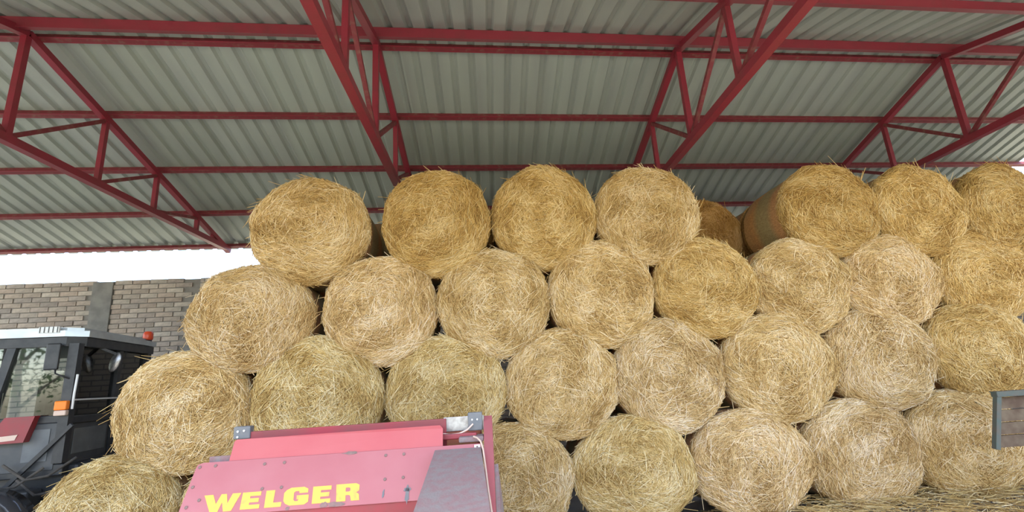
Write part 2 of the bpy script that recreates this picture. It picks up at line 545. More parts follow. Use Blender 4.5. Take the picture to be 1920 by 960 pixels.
def straw_variant(seed, N=8500):
    rng = np.random.default_rng(seed)
    lump = noise_fn(rng, 0.012, 5, 16, 9)
    flow = noise_fn(rng, 0.55, 4, 11, 8)
    tone = noise_fn(rng, 0.16, 5, 18, 8)
    cx, cz = rng.uniform(-0.07, 0.07, 2)                       # the roll's heart is off-centre
    # ---- body: front face, side and back face of the packed roll
    na = 40
    ss = list(np.linspace(0.06, RF, 8)) + list(np.linspace(RF + 0.03, S1, 4)) + [S1 + 0.3, S1 + 0.5, S1 + 0.7, S1 + LEN - 2 * EDGE]
    V, F = [(0, -LEN / 2 - 0.05, 0)], []
    for s in ss:
        th = np.linspace(0, 2 * math.pi, na, endpoint=False)
        x, z = s * np.cos(th), s * np.sin(th)
        fade = 1.0 if s < S1 else 0.3
        P, _ = surf(np.full(na, s), th, lump(x, z) * fade - 0.012)
        V += [tuple(p) for p in P]
    th = np.linspace(0, 2 * math.pi, na, endpoint=False)
    for rr, yy in ((R - 0.03, LEN / 2 - 0.03), (RF, LEN / 2), (0.2, LEN / 2 + 0.02)):
        V += [(rr * math.cos(a), yy, rr * math.sin(a)) for a in th]
    V.append((0, LEN / 2 + 0.02, 0))
    nr = len(ss) + 3
    for k in range(na):
        F.append((0, 1 + k, 1 + (k + 1) % na))
    for i in range(nr - 1):
        for k in range(na):
            F.append((1 + i * na + k, 1 + (i + 1) * na + k, 1 + (i + 1) * na + (k + 1) % na, 1 + i * na + (k + 1) % na))
    e = len(V) - 1
    for k in range(na):
        F.append((e, 1 + (nr - 1) * na + (k + 1) % na, 1 + (nr - 1) * na + k))
    body = mesh_from('straw_roll', V, F, 'core', True)
    # ---- net wrap round the side
    V, F = [], []
    for q, s in enumerate((S1 + 0.035, S1 + 0.2, S1 + 0.4, S1 + 0.6, S1 + 0.8, S1 + 0.94)):
        P, _ = surf(np.full(na, s), th, 0.3 * lump(s * np.cos(th), s * np.sin(th)) + (0.002 if 0 < q < 5 else -0.006))
        V += [tuple(p) for p in P]
    for i in range(5):
        for k in range(na):
            F.append((i * na + k, (i + 1) * na + k, (i + 1) * na + (k + 1) % na, i * na + (k + 1) % na))
    net = mesh_from('net_wrap', V, F, 'net', True)
    # ---- loose stalks: tangential swirl outside, tangled in the middle
    smax = S1 + 0.07
    s0 = smax * np.sqrt(rng.uniform(0, 1, N))
    t0 = rng.uniform(0, 2 * math.pi, N)
    X0, Z0 = s0 * np.cos(t0), s0 * np.sin(t0)
    rel = np.hypot(X0 - cx, Z0 - cz)
    tang = np.arctan2(Z0 - cz, X0 - cx) + math.pi / 2
    sig = np.interp(rel, [0, 0.18, 0.4, 0.65], [1.5, 0.85, 0.42, 0.26])
    ang = tang + rng.normal(0, 1, N) * sig + flow(X0, Z0) * np.interp(rel, [0, 0.4, 0.7], [1.3, 0.8, 0.25])
    L = rng.uniform(0.08, 0.28, N) * np.interp(rel, [0, 0.3, 0.6], [0.8, 1.0, 1.1])
    w = rng.uniform(0.0026, 0.0056, N)
    lift = rng.uniform(-0.006, 0.014, N)
    tilt = rng.normal(0, 0.010, N)
    top = np.arange(N) > N - 650                                # long straight stalks lying on top
    ang[top] += rng.normal(0, 0.6, top.sum()); L[top] = rng.uniform(0.14, 0.36, top.sum()); w[top] *= 0.85
    lift[top] = rng.uniform(0.012, 0.022, top.sum())
    wild = rng.uniform(0, 1, N) < 0.05
    tilt[wild] += np.abs(rng.normal(0, 0.05, wild.sum()))
    bend = rng.normal(0, 0.010, N)
    ring = np.zeros((N, 3, 3, 3))
    pts, nrm = [], []
    for q, tt in enumerate((-0.5, 0.0, 0.5)):
        x = X0 + np.cos(ang) * L * tt - np.sin(ang) * (bend if q == 1 else 0)
        z = Z0 + np.sin(ang) * L * tt + np.cos(ang) * (bend if q == 1 else 0)
        s = np.minimum(np.hypot(x, z), S1 + 0.12)
        th_ = np.arctan2(z, x)
        d = lump(x, z) * np.where(s < S1, 1, 0.3) + lift + tilt * (tt * 2)
        d = np.where(s > S1, np.minimum(d, 0.02), d)
        P, Nn = surf(s, th_, d)
        pts.append(P); nrm.append(Nn)
    D = pts[2] - pts[0]
    D /= np.linalg.norm(D, axis=1, keepdims=True) + 1e-9
    B = np.cross(D, nrm[1]); B /= np.linalg.norm(B, axis=1, keepdims=True) + 1e-9
    U = np.cross(B, D)
    ph = rng.uniform(0, 2 * math.pi, N)
    for q in range(3):
        tap = (0.8, 1.0, 0.6)[q]
        for k in range(3):
            a = ph + k * 2 * math.pi / 3
            ring[:, q, k] = pts[q] + (w * tap)[:, None] * (np.cos(a)[:, None] * U + np.sin(a)[:, None] * B)
    verts = ring.reshape(-1, 3)
    base = (np.arange(N) * 9)[:, None]
    quads = []
    for q in range(2):
        for k in range(3):
            quads.append(np.stack([base[:, 0] + q * 3 + k, base[:, 0] + q * 3 + (k + 1) % 3, base[:, 0] + (q + 1) * 3 + (k + 1) % 3, base[:, 0] + (q + 1) * 3 + k], -1))
    quads = np.stack(quads, 1).reshape(-1, 4)
    tintv = 0.50 + rng.normal(0, 0.27, N) + tone(X0, Z0)
    tintv[top] += 0.3
    tintv = np.clip(tintv, 0, 1)
    return body, net, stalk_mesh(verts, quads, np.repeat(tintv, 9))

def stalk_mesh(verts, quads, att):
    me = bpy.data.meshes.new('loose_straw')
    me.vertices.add(len(verts))
    me.vertices.foreach_set('co', verts.astype(np.float32).ravel())
    nf = len(quads)
    me.loops.add(nf * 4)
    me.loops.foreach_set('vertex_index', quads.astype(np.int32).ravel())
    me.polygons.add(nf)
    me.polygons.foreach_set('loop_start', np.arange(nf, dtype=np.int32) * 4)
    a = me.attributes.new('stalk', 'FLOAT', 'POINT')
    a.data.foreach_set('value', att.astype(np.float32))
    me.materials.append(MT['straw'])
    me.update(calc_edges=True)
    me.shade_smooth()
    return me

VARS = [straw_variant(100 + i) for i in range(6)]
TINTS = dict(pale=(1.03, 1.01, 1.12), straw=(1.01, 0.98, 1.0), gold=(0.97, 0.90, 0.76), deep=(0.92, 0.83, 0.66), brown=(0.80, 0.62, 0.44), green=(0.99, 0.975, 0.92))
def bale(label, x, y, z, dx, dz, var, tint, rz=0.0, group='round straw bales in the front wall of the stack', ln=1.0):
    """x, z = centre of the front face, y = front plane, dx, dz = width and height"""
    sx, sz = dx / (2 * R), dz / (2 * R)
    o = thing('round_straw_bale', label, 'straw bale', (x, y, z - dz / 2), rz, group)
    o.scale = (sx, ln, sz)
    rollang = random.choice((0, 1, 2, 3)) * math.pi / 2
    k = random.uniform(0.96, 1.04)
    c = TINTS[tint]
    for me, nm in zip(VARS[var], ('straw_roll', 'net_wrap', 'loose_straw')):
        p = link(nm, me, o)
        p.location = (0, LEN / 2, R)
        p.rotation_euler = (0, rollang, 0)
        p.color = (c[0] * k, c[1] * k, c[2] * k, 1)
        if nm == 'loose_straw':
            p['kind'] = 'stuff'
    return o

def yw(x):
    return 5.526 + 0.026 * x
ORD = ['first', 'second', 'third', 'fourth', 'fifth', 'sixth', 'seventh', 'eighth']
BALES = [
    # top row
    ('straw', -2.014, 3.470, 1.324, 1.247, 'orange-tan round straw bale, first from left in the top row'),
    ('deep', -0.554, 3.501, 1.245, 1.299, 'deep golden round straw bale, second from left in the top row'),
    ('gold', 0.735, 3.526, 1.267, 1.281, 'golden round straw bale, third from left in the top row'),
    ('straw', 2.016, 3.509, 1.272, 1.235, 'tan round straw bale, fourth from left in the top row under the right-centre truss'),
    ('deep', 4.436, 3.496, 1.249, 1.214, 'deep golden straw bale in the top row with its banded net-wrapped side showing'),
    ('gold', 5.614, 3.430, 1.200, 1.200, 'golden straw bale in the top row, second from the right edge'),
    ('gold', 6.800, 3.405, 1.200, 1.180, 'golden straw bale in the top row cut off by the right edge'),
    # second row
    ('pale', -2.626, 2.473, 1.344, 1.158, 'pale straw bale at the left end of the second row, beside the bright gap'),
    ('pale', -1.203, 2.487, 1.252, 1.225, 'pale round straw bale, second from left in the second row from the top'),
    ('straw', 0.076, 2.521, 1.281, 1.224, 'tan round straw bale, third from left in the second row from the top'),
    ('straw', 1.356, 2.555, 1.255, 1.254, 'tan round straw bale, fourth from left in the second row from the top'),
    ('gold', 2.628, 2.563, 1.240, 1.197, 'golden straw bale, fifth from left in the second row from the top'),
    ('straw', 3.826, 2.529, 1.255, 1.150, 'straw bale below the banded-side bale, sixth from left in the second row from the top'),
    ('pale', 5.009, 2.533, 1.240, 1.140, 'pale straw bale, seventh from left in the second row from the top'),
    ('gold', 6.240, 2.534, 1.240, 1.120, 'golden loose straw bale at the right edge of the second row from the top'),
    # third row
    ('straw', -3.279, 1.518, 1.397, 1.236, 'big shaggy straw bale ending the third row, in front of the tractor'),
    ('green', -1.885, 1.559, 1.394, 1.268, 'straw bale directly above the left part of the red baler, second in the third row'),
    ('green', -0.505, 1.559, 1.301, 1.206, 'straw bale directly above the right part of the red baler, third in the third row'),
    ('straw', 0.793, 1.564, 1.258, 1.184, 'round straw bale, fourth from left in the third row from the top'),
    ('pale', 2.040, 1.574, 1.279, 1.234, 'pale round straw bale, fifth from left in the third row from the top'),
    ('straw', 3.340, 1.580, 1.300, 1.232, 'round straw bale, sixth from left in the third row from the top'),
    ('pale', 4.620, 1.613, 1.290, 1.183, 'pale round straw bale, seventh from left in the third row from the top'),
    ('gold', 5.900, 1.636, 1.290, 1.153, 'golden straw bale at the right edge of the third row, above the green-grey frame'),
    # bottom row
    ('green', -3.850, 0.560, 1.30, 1.12, 'greenish straw bale in the bottom left corner, below the big shaggy bale'),
    ('green', -2.520, 0.580, 1.28, 1.14, 'straw bale mostly hidden behind the left end of the red baler'),
    ('straw', -1.190, 0.585, 1.28, 1.14, None),
    ('straw', 0.200, 0.590, 1.24, 1.15, 'straw bale just right of the red baler in the bottom row'),
    ('green', 1.483, 0.590, 1.29, 1.14, 'round straw bale, second to the right of the red baler in the bottom row'),
    ('pale', 2.828, 0.579, 1.34, 1.12, 'pale round straw bale, third to the right of the red baler in the bottom row'),
    ('pale', 4.136, 0.588, 1.34, 1.16, 'pale round straw bale, fourth to the right of the red baler in the bottom row'),
    ('straw', 5.440, 0.600, 1.44, 1.19, 'wide sagging straw bale in the bottom row beside the green-grey frame'),
]
for i, (tint, x, z, dx, dz, lab) in enumerate(BALES):
    if lab is None:
        continue
    bale(lab, x, yw(x) + random.uniform(-0.03, 0.03), z, dx, dz, (i * 5 + i // 7) % 6, tint, math.radians(random.uniform(-2.5, 2.5)))
G2 = 'straw bales of the rear rank'
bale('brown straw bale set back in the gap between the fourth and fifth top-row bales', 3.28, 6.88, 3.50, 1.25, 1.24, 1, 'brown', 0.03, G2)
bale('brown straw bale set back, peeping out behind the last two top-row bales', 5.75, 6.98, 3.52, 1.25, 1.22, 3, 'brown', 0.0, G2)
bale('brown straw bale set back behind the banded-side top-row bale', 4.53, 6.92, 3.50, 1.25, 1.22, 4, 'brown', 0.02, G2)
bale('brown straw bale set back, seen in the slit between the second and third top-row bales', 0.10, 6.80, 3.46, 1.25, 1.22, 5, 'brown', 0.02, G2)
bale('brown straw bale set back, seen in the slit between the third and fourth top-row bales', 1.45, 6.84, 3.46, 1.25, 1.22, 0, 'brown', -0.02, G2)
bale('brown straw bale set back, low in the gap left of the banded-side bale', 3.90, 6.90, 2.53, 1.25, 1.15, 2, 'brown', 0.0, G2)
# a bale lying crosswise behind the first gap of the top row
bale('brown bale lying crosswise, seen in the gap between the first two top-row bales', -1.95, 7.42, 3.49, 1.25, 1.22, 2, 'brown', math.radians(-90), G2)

# ------------------------------------------------------------------ baler
B = thing('baler', 'faded red straw baler with yellow lettering in front of the bales', 'baler', (-0.84, 3.0, 0.0))
BO = Vector((-0.84, 3.0, 0.0))
def bl(p):
    return tuple(Vector(p) - BO)
SLP = 1.54
def pan(x, t, off=0.0):
    """point on the sloping hood: x across, t metres down the slope from its top edge"""
    k = math.sqrt(1 + SLP * SLP)
    n = Vector((0, -SLP, 1)).normalized()
    return Vector((x, 2.9 - t / k, 1.31 - t * SLP / k)) + n * off
def P_(*pts):
    return [bl(p) for p in pts]
# hood with rounded upper left corner and fold at the bottom
hood_pts = [(-1.60, 0.02), (-1.595, 0.008), (-1.57, 0.0), (-0.075, 0.0), (-0.075, 0.28), (-1.60, 0.28)]
MB().slab(P_(*[pan(x, t) for x, t in hood_pts][::-1]), -0.012, (0, -SLP, 1)).build('hood_panel', 'b_red', B)
MB().box(*[v for a, b_ in ((-1.60, -0.075), (2.757, 2.775), (0.55, 1.078)) for v in (a, b_)]).build('tmp', 'b_dark', None)
tmp = bpy.data.objects['tmp']; tmp.name = 'front_fascia'; tmp.parent = B; tmp.location = -BO
def bbox_part(name, material, x0, x1, y0, y1, z0, z1, c=0.0, parent=None):
    return MB().box(x0 - BO.x, x1 - BO.x, y0 - BO.y, y1 - BO.y, z0 - BO.z, z1 - BO.z, c).build(name, material, parent or B)
bbox_part('body', 'b_dark', -1.56, -0.10, 2.94, 4.35, 0.42, 1.27, 0.02)
# raised rear cover
cov = MB().slab(P_((-1.44, 2.905, 1.310), (-0.287, 2.905, 1.310), (-0.287, 2.935, 1.40), (-0.304, 2.945, 1.417), (-1.425, 2.945, 1.414), (-1.435, 2.94, 1.405)), 0.012, (0, 1, -0.3))
cov.build('rear_cover', 'b_red2', B)
MB().slab(P_((-1.425, 2.945, 1.414), (-0.304, 2.945, 1.417), (-0.304, 3.06, 1.40), (-1.425, 3.06, 1.40)), -0.008, (0, 0, 1)).build('cover_top', 'b_red2', B)
bbox_part('rear_plate', 'b_dark', -1.43, -0.28, 3.07, 3.10, 1.25, 1.442, 0.004)
bbox_part('cover_end_gusset', 'b_dust', -1.56, -1.40, 2.93, 2.95, 1.29, 1.335, 0.004)
# left hinge block
hb_ = bbox_part('hinge_block', 'plastic', -1.505, -1.41, 3.06, 3.11, 1.405, 1.475, 0.006)
for sx_, sz_ in ((-1.478, 1.448), (-1.443, 1.451), (-1.478, 1.418)):
    MB().lathe([(0.006, -0.004), (0.006, 0.004)], 10, 'y', bl((sx_, 3.058, sz_))).build('screw', 'white', hb_)
# right galvanised bracket with block
gp = bbox_part('bracket_plate', 'chrome', -0.296, -0.055, 3.085, 3.095, 1.365, 1.447, 0.003)
hb2 = bbox_part('hinge_block', 'plastic', -0.150, -0.065, 3.045, 3.095, 1.365, 1.468, 0.006)
for sx_ in (-0.125, -0.095):
    MB().lathe([(0.005, -0.004), (0.005, 0.004)], 10, 'y', bl((sx_, 3.043, 1.428))).build('screw', 'white', hb2)
bbox_part('bracket_arm', 'b_dust', -0.20, -0.06, 2.93, 3.06, 1.315, 1.345, 0.008)
bbox_part('cross_bar', 'b_dark', -0.30, -0.10, 2.99, 3.03, 1.33, 1.36, 0.006)
# right side plate, sloping down towards the front
MB().slab(P_((-0.058, 3.11, 1.440), (-0.058, 2.90, 1.315), (-0.058, 2.35, 1.04), (-0.058, 2.35, 0.5), (-0.058, 4.3, 0.5), (-0.058, 4.3, 1.3), (-0.058, 3.15, 1.43)), 0.05, (1, 0, 0)).build('side_plate', 'b_red', B)
MB().slab(P_((-1.60, 2.90, 1.30), (-1.60, 2.77, 1.08), (-1.60, 2.77, 0.5), (-1.60, 4.3, 0.5), (-1.60, 4.3, 1.28)), -0.03, (-1, 0, 0)).build('side_plate', 'b_red', B)
MB().slab(P_((-0.006, 2.75, 1.22), (-0.006, 2.35, 1.02), (0.05, 2.30, 0.5), (0.05, 2.75, 0.5)), 0.02, (1, 0, 0.1)).build('side_guard', 'b_dust', B)
# dusty chute plank
MB().slab(P_((-0.325, 2.862, 1.262), (-0.355, 1.95, 1.043), (-0.015, 1.95, 1.043), (-0.075, 2.862, 1.262)), 0.035, (0, -0.2, 1)).build('dusty_chute', 'b_dust', B)
MB().slab(P_((-0.355, 1.95, 1.04), (-0.355, 1.95, 0.7), (-0.015, 1.95, 0.7), (-0.015, 1.95, 1.04)), 0.03, (0, 1, 0)).build('chute_end', 'b_dark', B)
MB().slab(P_((-0.352, 1.96, 1.04), (-0.335, 2.76, 1.235), (-0.335, 2.76, 0.7), (-0.352, 1.96, 0.7)), 0.02, (1, 0, 0)).build('chute_side', 'b_dark', B)
# cables
MB().tube(P_((-0.30, 3.035, 1.36), (-0.25, 3.02, 1.355), (-0.20, 3.01, 1.358), (-0.155, 3.02, 1.375), (-0.12, 3.03, 1.405)), 0.005).build('cable', 'cable', B)
MB().tube(P_((-0.115, 2.93, 1.345), (-0.095, 2.90, 1.34), (-0.075, 2.86, 1.325), (-0.062, 2.80, 1.29), (-0.050, 2.65, 1.215), (-0.040, 2.50, 1.15), (-0.022, 2.30, 1.06), (-0.015, 2.24, 1.0)), 0.005).build('cable', 'cable', B)
clip = MB()
clip.slab([bl(pan(x, t, 0.001)) for x, t in ((-0.112, 0.008), (-0.112, 0.034), (-0.080, 0.034), (-0.080, 0.008))], 0.004, (0, -SLP, 1))
clip.build('cable_clip', 'white', B)
# bolts and dents on the hood
bolt_me = MB().lathe([(0.0085, -0.002), (0.0085, 0.003), (0.005, 0.005)], 10).mesh('bolt', 'grime')
rot = Vector((0, -SLP, 1)).to_track_quat('Z', 'X').to_euler()
for (x, t) in [(-1.581, .025), (-1.24, .031), (-1.136, .031), (-.595, .031), (-.497, .031), (-.585, .161), (-.49, .158), (-1.577, .129), (-1.215, .163), (-1.117, .163), (-1.519, .198), (-1.570, .23), (-0.096, 0.02), (-1.50, 0.022)]:
    o = link('bolt', bolt_me, B, bl(pan(x, t, 0.0005)))
    o.rotation_euler = rot
# scuffs: worn paint patches with their own shape
def patch(name, material, cx_, ct_, rx, rt, seed, off=0.0012):
    rr = random.Random(seed)
    pts = []
    for k in range(14):
        a = 2 * math.pi * k / 14
        q = rr.uniform(0.65, 1.15)
        pts.append(bl(pan(cx_ + rx * q * math.cos(a), ct_ + rt * q * math.sin(a), off)))
    return MB().slab(pts, 0.0006, (0, -SLP, 1)).build(name, material, B)
patch('scuff', 'grime', -0.79, 0.004, 0.045, 0.010, 3)
patch('scuff', 'grime', -0.82, 0.268, 0.05, 0.012, 5)
patch('scuff', 'grime', -0.88, 0.268, 0.02, 0.016, 6)
patch('scuff', 'grime', -1.06, 0.272, 0.012, 0.012, 7)
patch('scuff', 'plastic', -0.462, 0.245, 0.011, 0.055, 8, 0.002)
patch('scuff', 'plastic', -0.462, 0.222, 0.022, 0.012, 9, 0.002)
patch('scuff', 'plastic', -0.585, 0.235, 0.006, 0.022, 10, 0.002)
# lettering on the hood (unit cells: u 0..1 across, v 0..1 down)
def letter(polys, q):
    """q = (x_top_left, x_top_right, x_bot_left, x_bot_right, t_top, t_bottom)"""
    mb = MB()
    for poly in polys:
        pts = []
        for (u, v) in poly:
            xa = q[0] + (q[1] - q[0]) * u
            xb = q[2] + (q[3] - q[2]) * u
            pts.append(bl(pan(xa + (xb - xa) * v, q[4] + (q[5] - q[4]) * v, 0.0006)))
        mb.slab(pts, 0.001, (0, -SLP, 1))
    o = mb.build('painted_letter', 'yellow', B)
    return o
LE = [[(0, 0), (1, 0), (1, .24), (.44, .24), (.44, .38), (.92, .38), (.92, .62), (.44, .62), (.44, .76), (1, .76), (1, 1), (0, 1)]]
LL = [[(0, 0), (.5, 0), (.5, .73), (1, .73), (1, 1), (0, 1)]]
LW = [[(0, 0), (.27, 0), (.36, .55), (.52, 0), (.68, 0), (.72, .55), (.86, 0), (1.12, 0), (.86, 1), (.60, 1), (.55, .48), (.42, 1), (.17, 1)]]
LG = [[(.10, .12), (.28, 0), (.80, 0), (.96, .12), (.96, .34), (.62, .34), (.60, .22), (.46, .22), (.40, .30), (.40, .70), (.46, .78), (.58, .78), (.60, .68), (.52, .68), (.52, .46), (1, .46), (1, .86), (.84, 1), (.26, 1), (.08, .88), (0, .72), (0, .28)]]
LR = [[(0, 0), (.40, 0), (.40, 1), (0, 1)], [(.40, 0), (.84, 0), (.98, .10), (.98, .44), (.86, .54), (.97, .64), (1.0, 1), (.64, 1), (.60, .70), (.52, .66), (.40, .66), (.40, .46), (.54, .46), (.60, .42), (.60, .26), (.54, .22), (.40, .22)]]
letter(LW, (-1.500, -1.335, -1.470, -1.318, .176, .262))
letter(LE, (-1.307, -1.214, -1.298, -1.203, .176, .260))
letter(LL, (-1.189, -1.100, -1.178, -1.096, .175, .260))
letter(LG, (-1.098, -0.972, -1.086, -0.961, .169, .258))
letter(LE, (-0.952, -0.858, -0.942, -0.851, .172, .258))
letter(LR, (-0.834, -0.712, -0.820, -0.704, .170, .257))
# running gear
for wx in (-1.75, 0.16):
    w_ = MB().lathe([(0.18, -0.09), (0.33, -0.10), (0.37, -0.06), (0.37, 0.06), (0.33, 0.10), (0.18, 0.09)], 28, 'x', bl((wx, 3.6, 0.37))).build('tyre', 'rubber', B, True)
    MB().lathe([(0.05, -0.05), (0.18, -0.07), (0.18, 0.07), (0.05, 0.05)], 20, 'x', bl((wx, 3.6, 0.37))).build('wheel_rim', 'b_red2', w_)
MB().tube(P_((-1.75, 3.6, 0.37), (0.16, 3.6, 0.37)), 0.035).build('axle', 'b_dark', B)

# ------------------------------------------------------------------ tractor behind the left bales
TR = thing('tractor', 'black tractor with glazed cab, silver roof and orange beacon beside the brick wall', 'tractor', (-4.78, 6.02, 0.0), math.radians(9.3))
def tb(name, material, x0, x1, y0, y1, z0, z1, c=0.0, parent=None):
    return MB().box(x0, x1, y0, y1, z0, z1, c).build(name, material, parent or TR)
rf = MB()
rf.slab([(-1.95, -0.06, 2.44), (-0.14, -0.06, 2.44), (0.03, 0.08, 2.44), (0.03, 1.72, 2.44), (-1.95, 1.72, 2.44)], 0.07, (0, 0, 1)).build('cab_roof', 'silver', TR)
MB().slab([(-1.90, 0.0, 2.515), (-0.16, 0.0, 2.515), (-0.04, 0.10, 2.515), (-0.04, 1.65, 2.515), (-1.90, 1.65, 2.515)], 0.035, (0, 0, 1)).build('roof_cap', 'silver', TR)
MB().slab([(-1.92, -0.035, 2.33), (-0.13, -0.035, 2.33), (0.01, 0.09, 2.33), (0.01, 1.70, 2.33), (-1.92, 1.70, 2.33)], 0.105, (0, 0, 1)).build('roof_frame', 'black', TR)
gr = tb('vent_grille', 'white', -0.40, -0.20, -0.075, -0.05, 2.485, 2.555)
for k in range(5):
    tb('grille_bar', 'dkgrey', -0.39 + k * 0.043, -0.382 + k * 0.043, -0.08, -0.07, 2.487, 2.553, 0, gr)
def post(name, a, b_, w, h=None, m_='black'):
    return MB().beam(a, b_, w, h or w, (0, 1, 0)).build(name, m_, TR)
post('cab_pillar', (-0.05, 0.02, 1.05), (-0.05, 0.02, 2.36), 0.10)
post('cab_pillar', (-0.78, 0.0, 1.5), (-0.66, 0.02, 2.36), 0.085)
post('cab_pillar', (-1.75, 0.02, 1.05), (-1.75, 0.02, 2.36), 0.10)
post('cab_pillar', (-0.05, 0.90, 1.05), (-0.05, 0.90, 2.36), 0.08)
post('cab_pillar', (-0.05, 1.62, 1.05), (-0.05, 1.62, 2.36), 0.10)
post('cab_pillar', (-0.72, 1.62, 1.05), (-0.72, 1.62, 2.36), 0.09)
post('cab_pillar', (-1.30, 1.62, 1.05), (-1.22, 1.62, 2.36), 0.08)
post('cab_pillar', (-1.75, 1.62, 1.05), (-1.75, 1.62, 2.36), 0.10)
tb('window_sill', 'black', -1.75, -0.02, -0.02, 0.05, 1.48, 1.56, 0.008)
tb('window_sill', 'black', -0.09, 0.0, 0.05, 1.62, 1.46, 1.54, 0.008)
tb('window_sill', 'black', -1.75, -0.05, 1.58, 1.66, 1.46, 1.54, 0.008)
g1 = tb('window_pane', 'glass', -0.69, -0.09, 0.008, 0.014, 1.55, 2.34)
g2 = tb('window_pane', 'glass', -1.72, -0.76, 0.008, 0.014, 1.55, 2.34)
tb('window_pane', 'glass', -0.056, -0.05, 0.07, 0.87, 1.53, 2.34)
tb('window_pane', 'glass', -0.056, -0.05, 0.93, 1.58, 1.53, 2.34)
# door below the sill with an inset lower light
d = tb('door_panel', 'dkgrey', -0.72, -0.09, -0.01, 0.03, 0.98, 1.48, 0.01)
tb('lower_pane', 'panelgrey', -0.40, -0.16, -0.018, -0.008, 1.08, 1.42, 0.004, d)
tb('door_panel', 'dkgrey', -1.72, -0.74, -0.01, 0.03, 0.98, 1.48, 0.01)
d2 = tb('rear_panel', 'dkgrey', -0.08, -0.03, 0.08, 0.86, 1.02, 1.46, 0.01)
tb('lower_pane', 'panelgrey', -0.032, -0.022, 0.16, 0.80, 1.12, 1.40, 0.004, d2)
tb('rear_panel', 'dkgrey', -0.08, -0.03, 0.94, 1.6, 1.02, 1.46, 0.01)
# red box with pale strip
rb = MB().slab([(-0.72, -0.12, 1.30), (-0.34, -0.12, 1.30), (-0.28, -0.10, 1.57), (-0.56, -0.10, 1.57)], 0.09, (0, 1, 0)).build('red_box', 'red_box', TR)
st = MB().slab([(-0.70, -0.1225, 1.315), (-0.42, -0.1225, 1.33), (-0.40, -0.1225, 1.385), (-0.66, -0.1225, 1.37)], 0.003, (0, 1, 0)).build('pale_strip', 'cable', rb)
# lamps on the corner pillar
lp = tb('turn_signal', 'orange', -0.12, 0.0, -0.10, -0.03, 1.615, 1.715, 0.012)
tb('side_lamp', 'cable', -0.12, 0.0, -0.09, -0.03, 1.555, 1.612, 0.01, lp)
MB().tube([(0.03, -0.04, 1.62), (0.035, -0.05, 1.8), (0.03, -0.03, 2.0)], 0.012).build('lamp_bracket', 'white', TR)
MB().tube([(-0.2, -0.04, 2.12), (-0.16, -0.09, 2.02), (-0.08, -0.08, 1.98), (-0.05, -0.03, 1.96)], 0.009).build('cab_arm', 'black', TR)
mr = tb('side_mirror', 'black', -0.28, -0.14, -0.11, -0.07, 2.06, 2.36, 0.015)
# oval plate with arm, put in to imitate a bright reflection at the rear glass
wl = MB().lathe([(0.10, -0.008), (0.11, 0.0), (0.10, 0.008)], 20, 'y').build('oval_highlight', 'chrome', TR, True)
wl.location = (0.10, 0.55, 2.16)
wl.scale = (0.55, 1, 1.15)
wl.rotation_euler = (0, 0.25, 0)
MB().beam((-0.04, 0.45, 2.34), (0.10, 0.55, 2.26), 0.03, 0.03).build('cab_arm', 'black', TR)  # arm made up to carry the oval reflection plate
MB().tube([(0.0, 0.02, 1.72), (0.02, 0.9, 1.72)], 0.01).build('grab_rail', 'white', TR)
bc = MB().lathe([(0.055, 0), (0.055, 0.02), (0.045, 0.03)], 16, 'z', (-0.05, 1.62, 2.51)).build('beacon_base', 'black', TR)
MB().lathe([(0.058, 0.0), (0.066, 0.02), (0.064, 0.09), (0.05, 0.125), (0.02, 0.13)], 18, 'z', (-0.05, 1.62, 2.535)).build('beacon_lens', 'redlens', bc, True)
# chassis, steps, hoses, wheel with mudguard
tb('chassis', 'black', -1.9, 0.1, 0.1, 1.5, 0.45, 1.02, 0.04)
tb('cab_floor', 'black', -1.75, 0.0, 0.0, 1.62, 0.92, 1.04, 0.01)
tb('seat', 'rubber', -1.1, -0.6, 0.55, 1.05, 1.04, 1.55, 0.08)
tb('seat_back', 'rubber', -0.72, -0.58, 0.55, 1.05, 1.5, 2.05, 0.06)
tb('step_box', 'dkgrey', -0.62, -0.2, -0.16, 0.08, 0.62, 0.80, 0.02)
for k, (x0_, x1_, zz) in enumerate(((-0.75, -0.15, 0.90), (-0.5, 0.15, 0.98), (-0.35, 0.2, 0.82))):
    MB().tube([(x0_, -0.1, zz + 0.1), (x0_ * .6 + x1_ * .4, -0.16, zz - 0.06), (x0_ * .3 + x1_ * .7, -0.14, zz - 0.04), (x1_, -0.05, zz + 0.12)], 0.014).build('hose', 'rubber', TR)
MB().beam((-0.55, -0.08, 0.75), (0.05, -0.03, 1.45), 0.04, 0.04).build('brace', 'black', TR)
wh = MB().lathe([(0.22, -0.12), (0.40, -0.13), (0.45, -0.08), (0.45, 0.08), (0.40, 0.13), (0.22, 0.12)], 32, 'y', (-0.42, -0.55, 0.45)).build('tyre', 'rubber', TR, True)
MB().lathe([(0.06, -0.10), (0.22, -0.09), (0.22, 0.09), (0.06, 0.06)], 24, 'y', (-0.42, -0.55, 0.45)).build('wheel_rim', 'silver', wh)
V, F = [], []
for k in range(15):
    a = math.pi * (0.12 + 0.76 * k / 14)
    for (dy, rr) in ((-0.16, 0.50), (-0.15, 0.525), (0.15, 0.525), (0.16, 0.50)):
        V.append((-0.42 + rr * math.cos(a), -0.55 + dy, 0.45 + rr * math.sin(a) * 0.88))
for k in range(14):
    for q in range(3):
        F.append((k * 4 + q, k * 4 + q + 1, k * 4 + 5 + q, k * 4 + 4 + q))
    F.append((k * 4 + 3, k * 4, k * 4 + 4, k * 4 + 7))
F += [(3, 2, 1, 0), (56, 57, 58, 59)]
link('mudguard', mesh_from('mudguard', V, F, 'gloss', True), TR)
hd = tb('bonnet', 'black', -3.55, -1.9, 0.35, 1.3, 0.75, 1.55, 0.08)
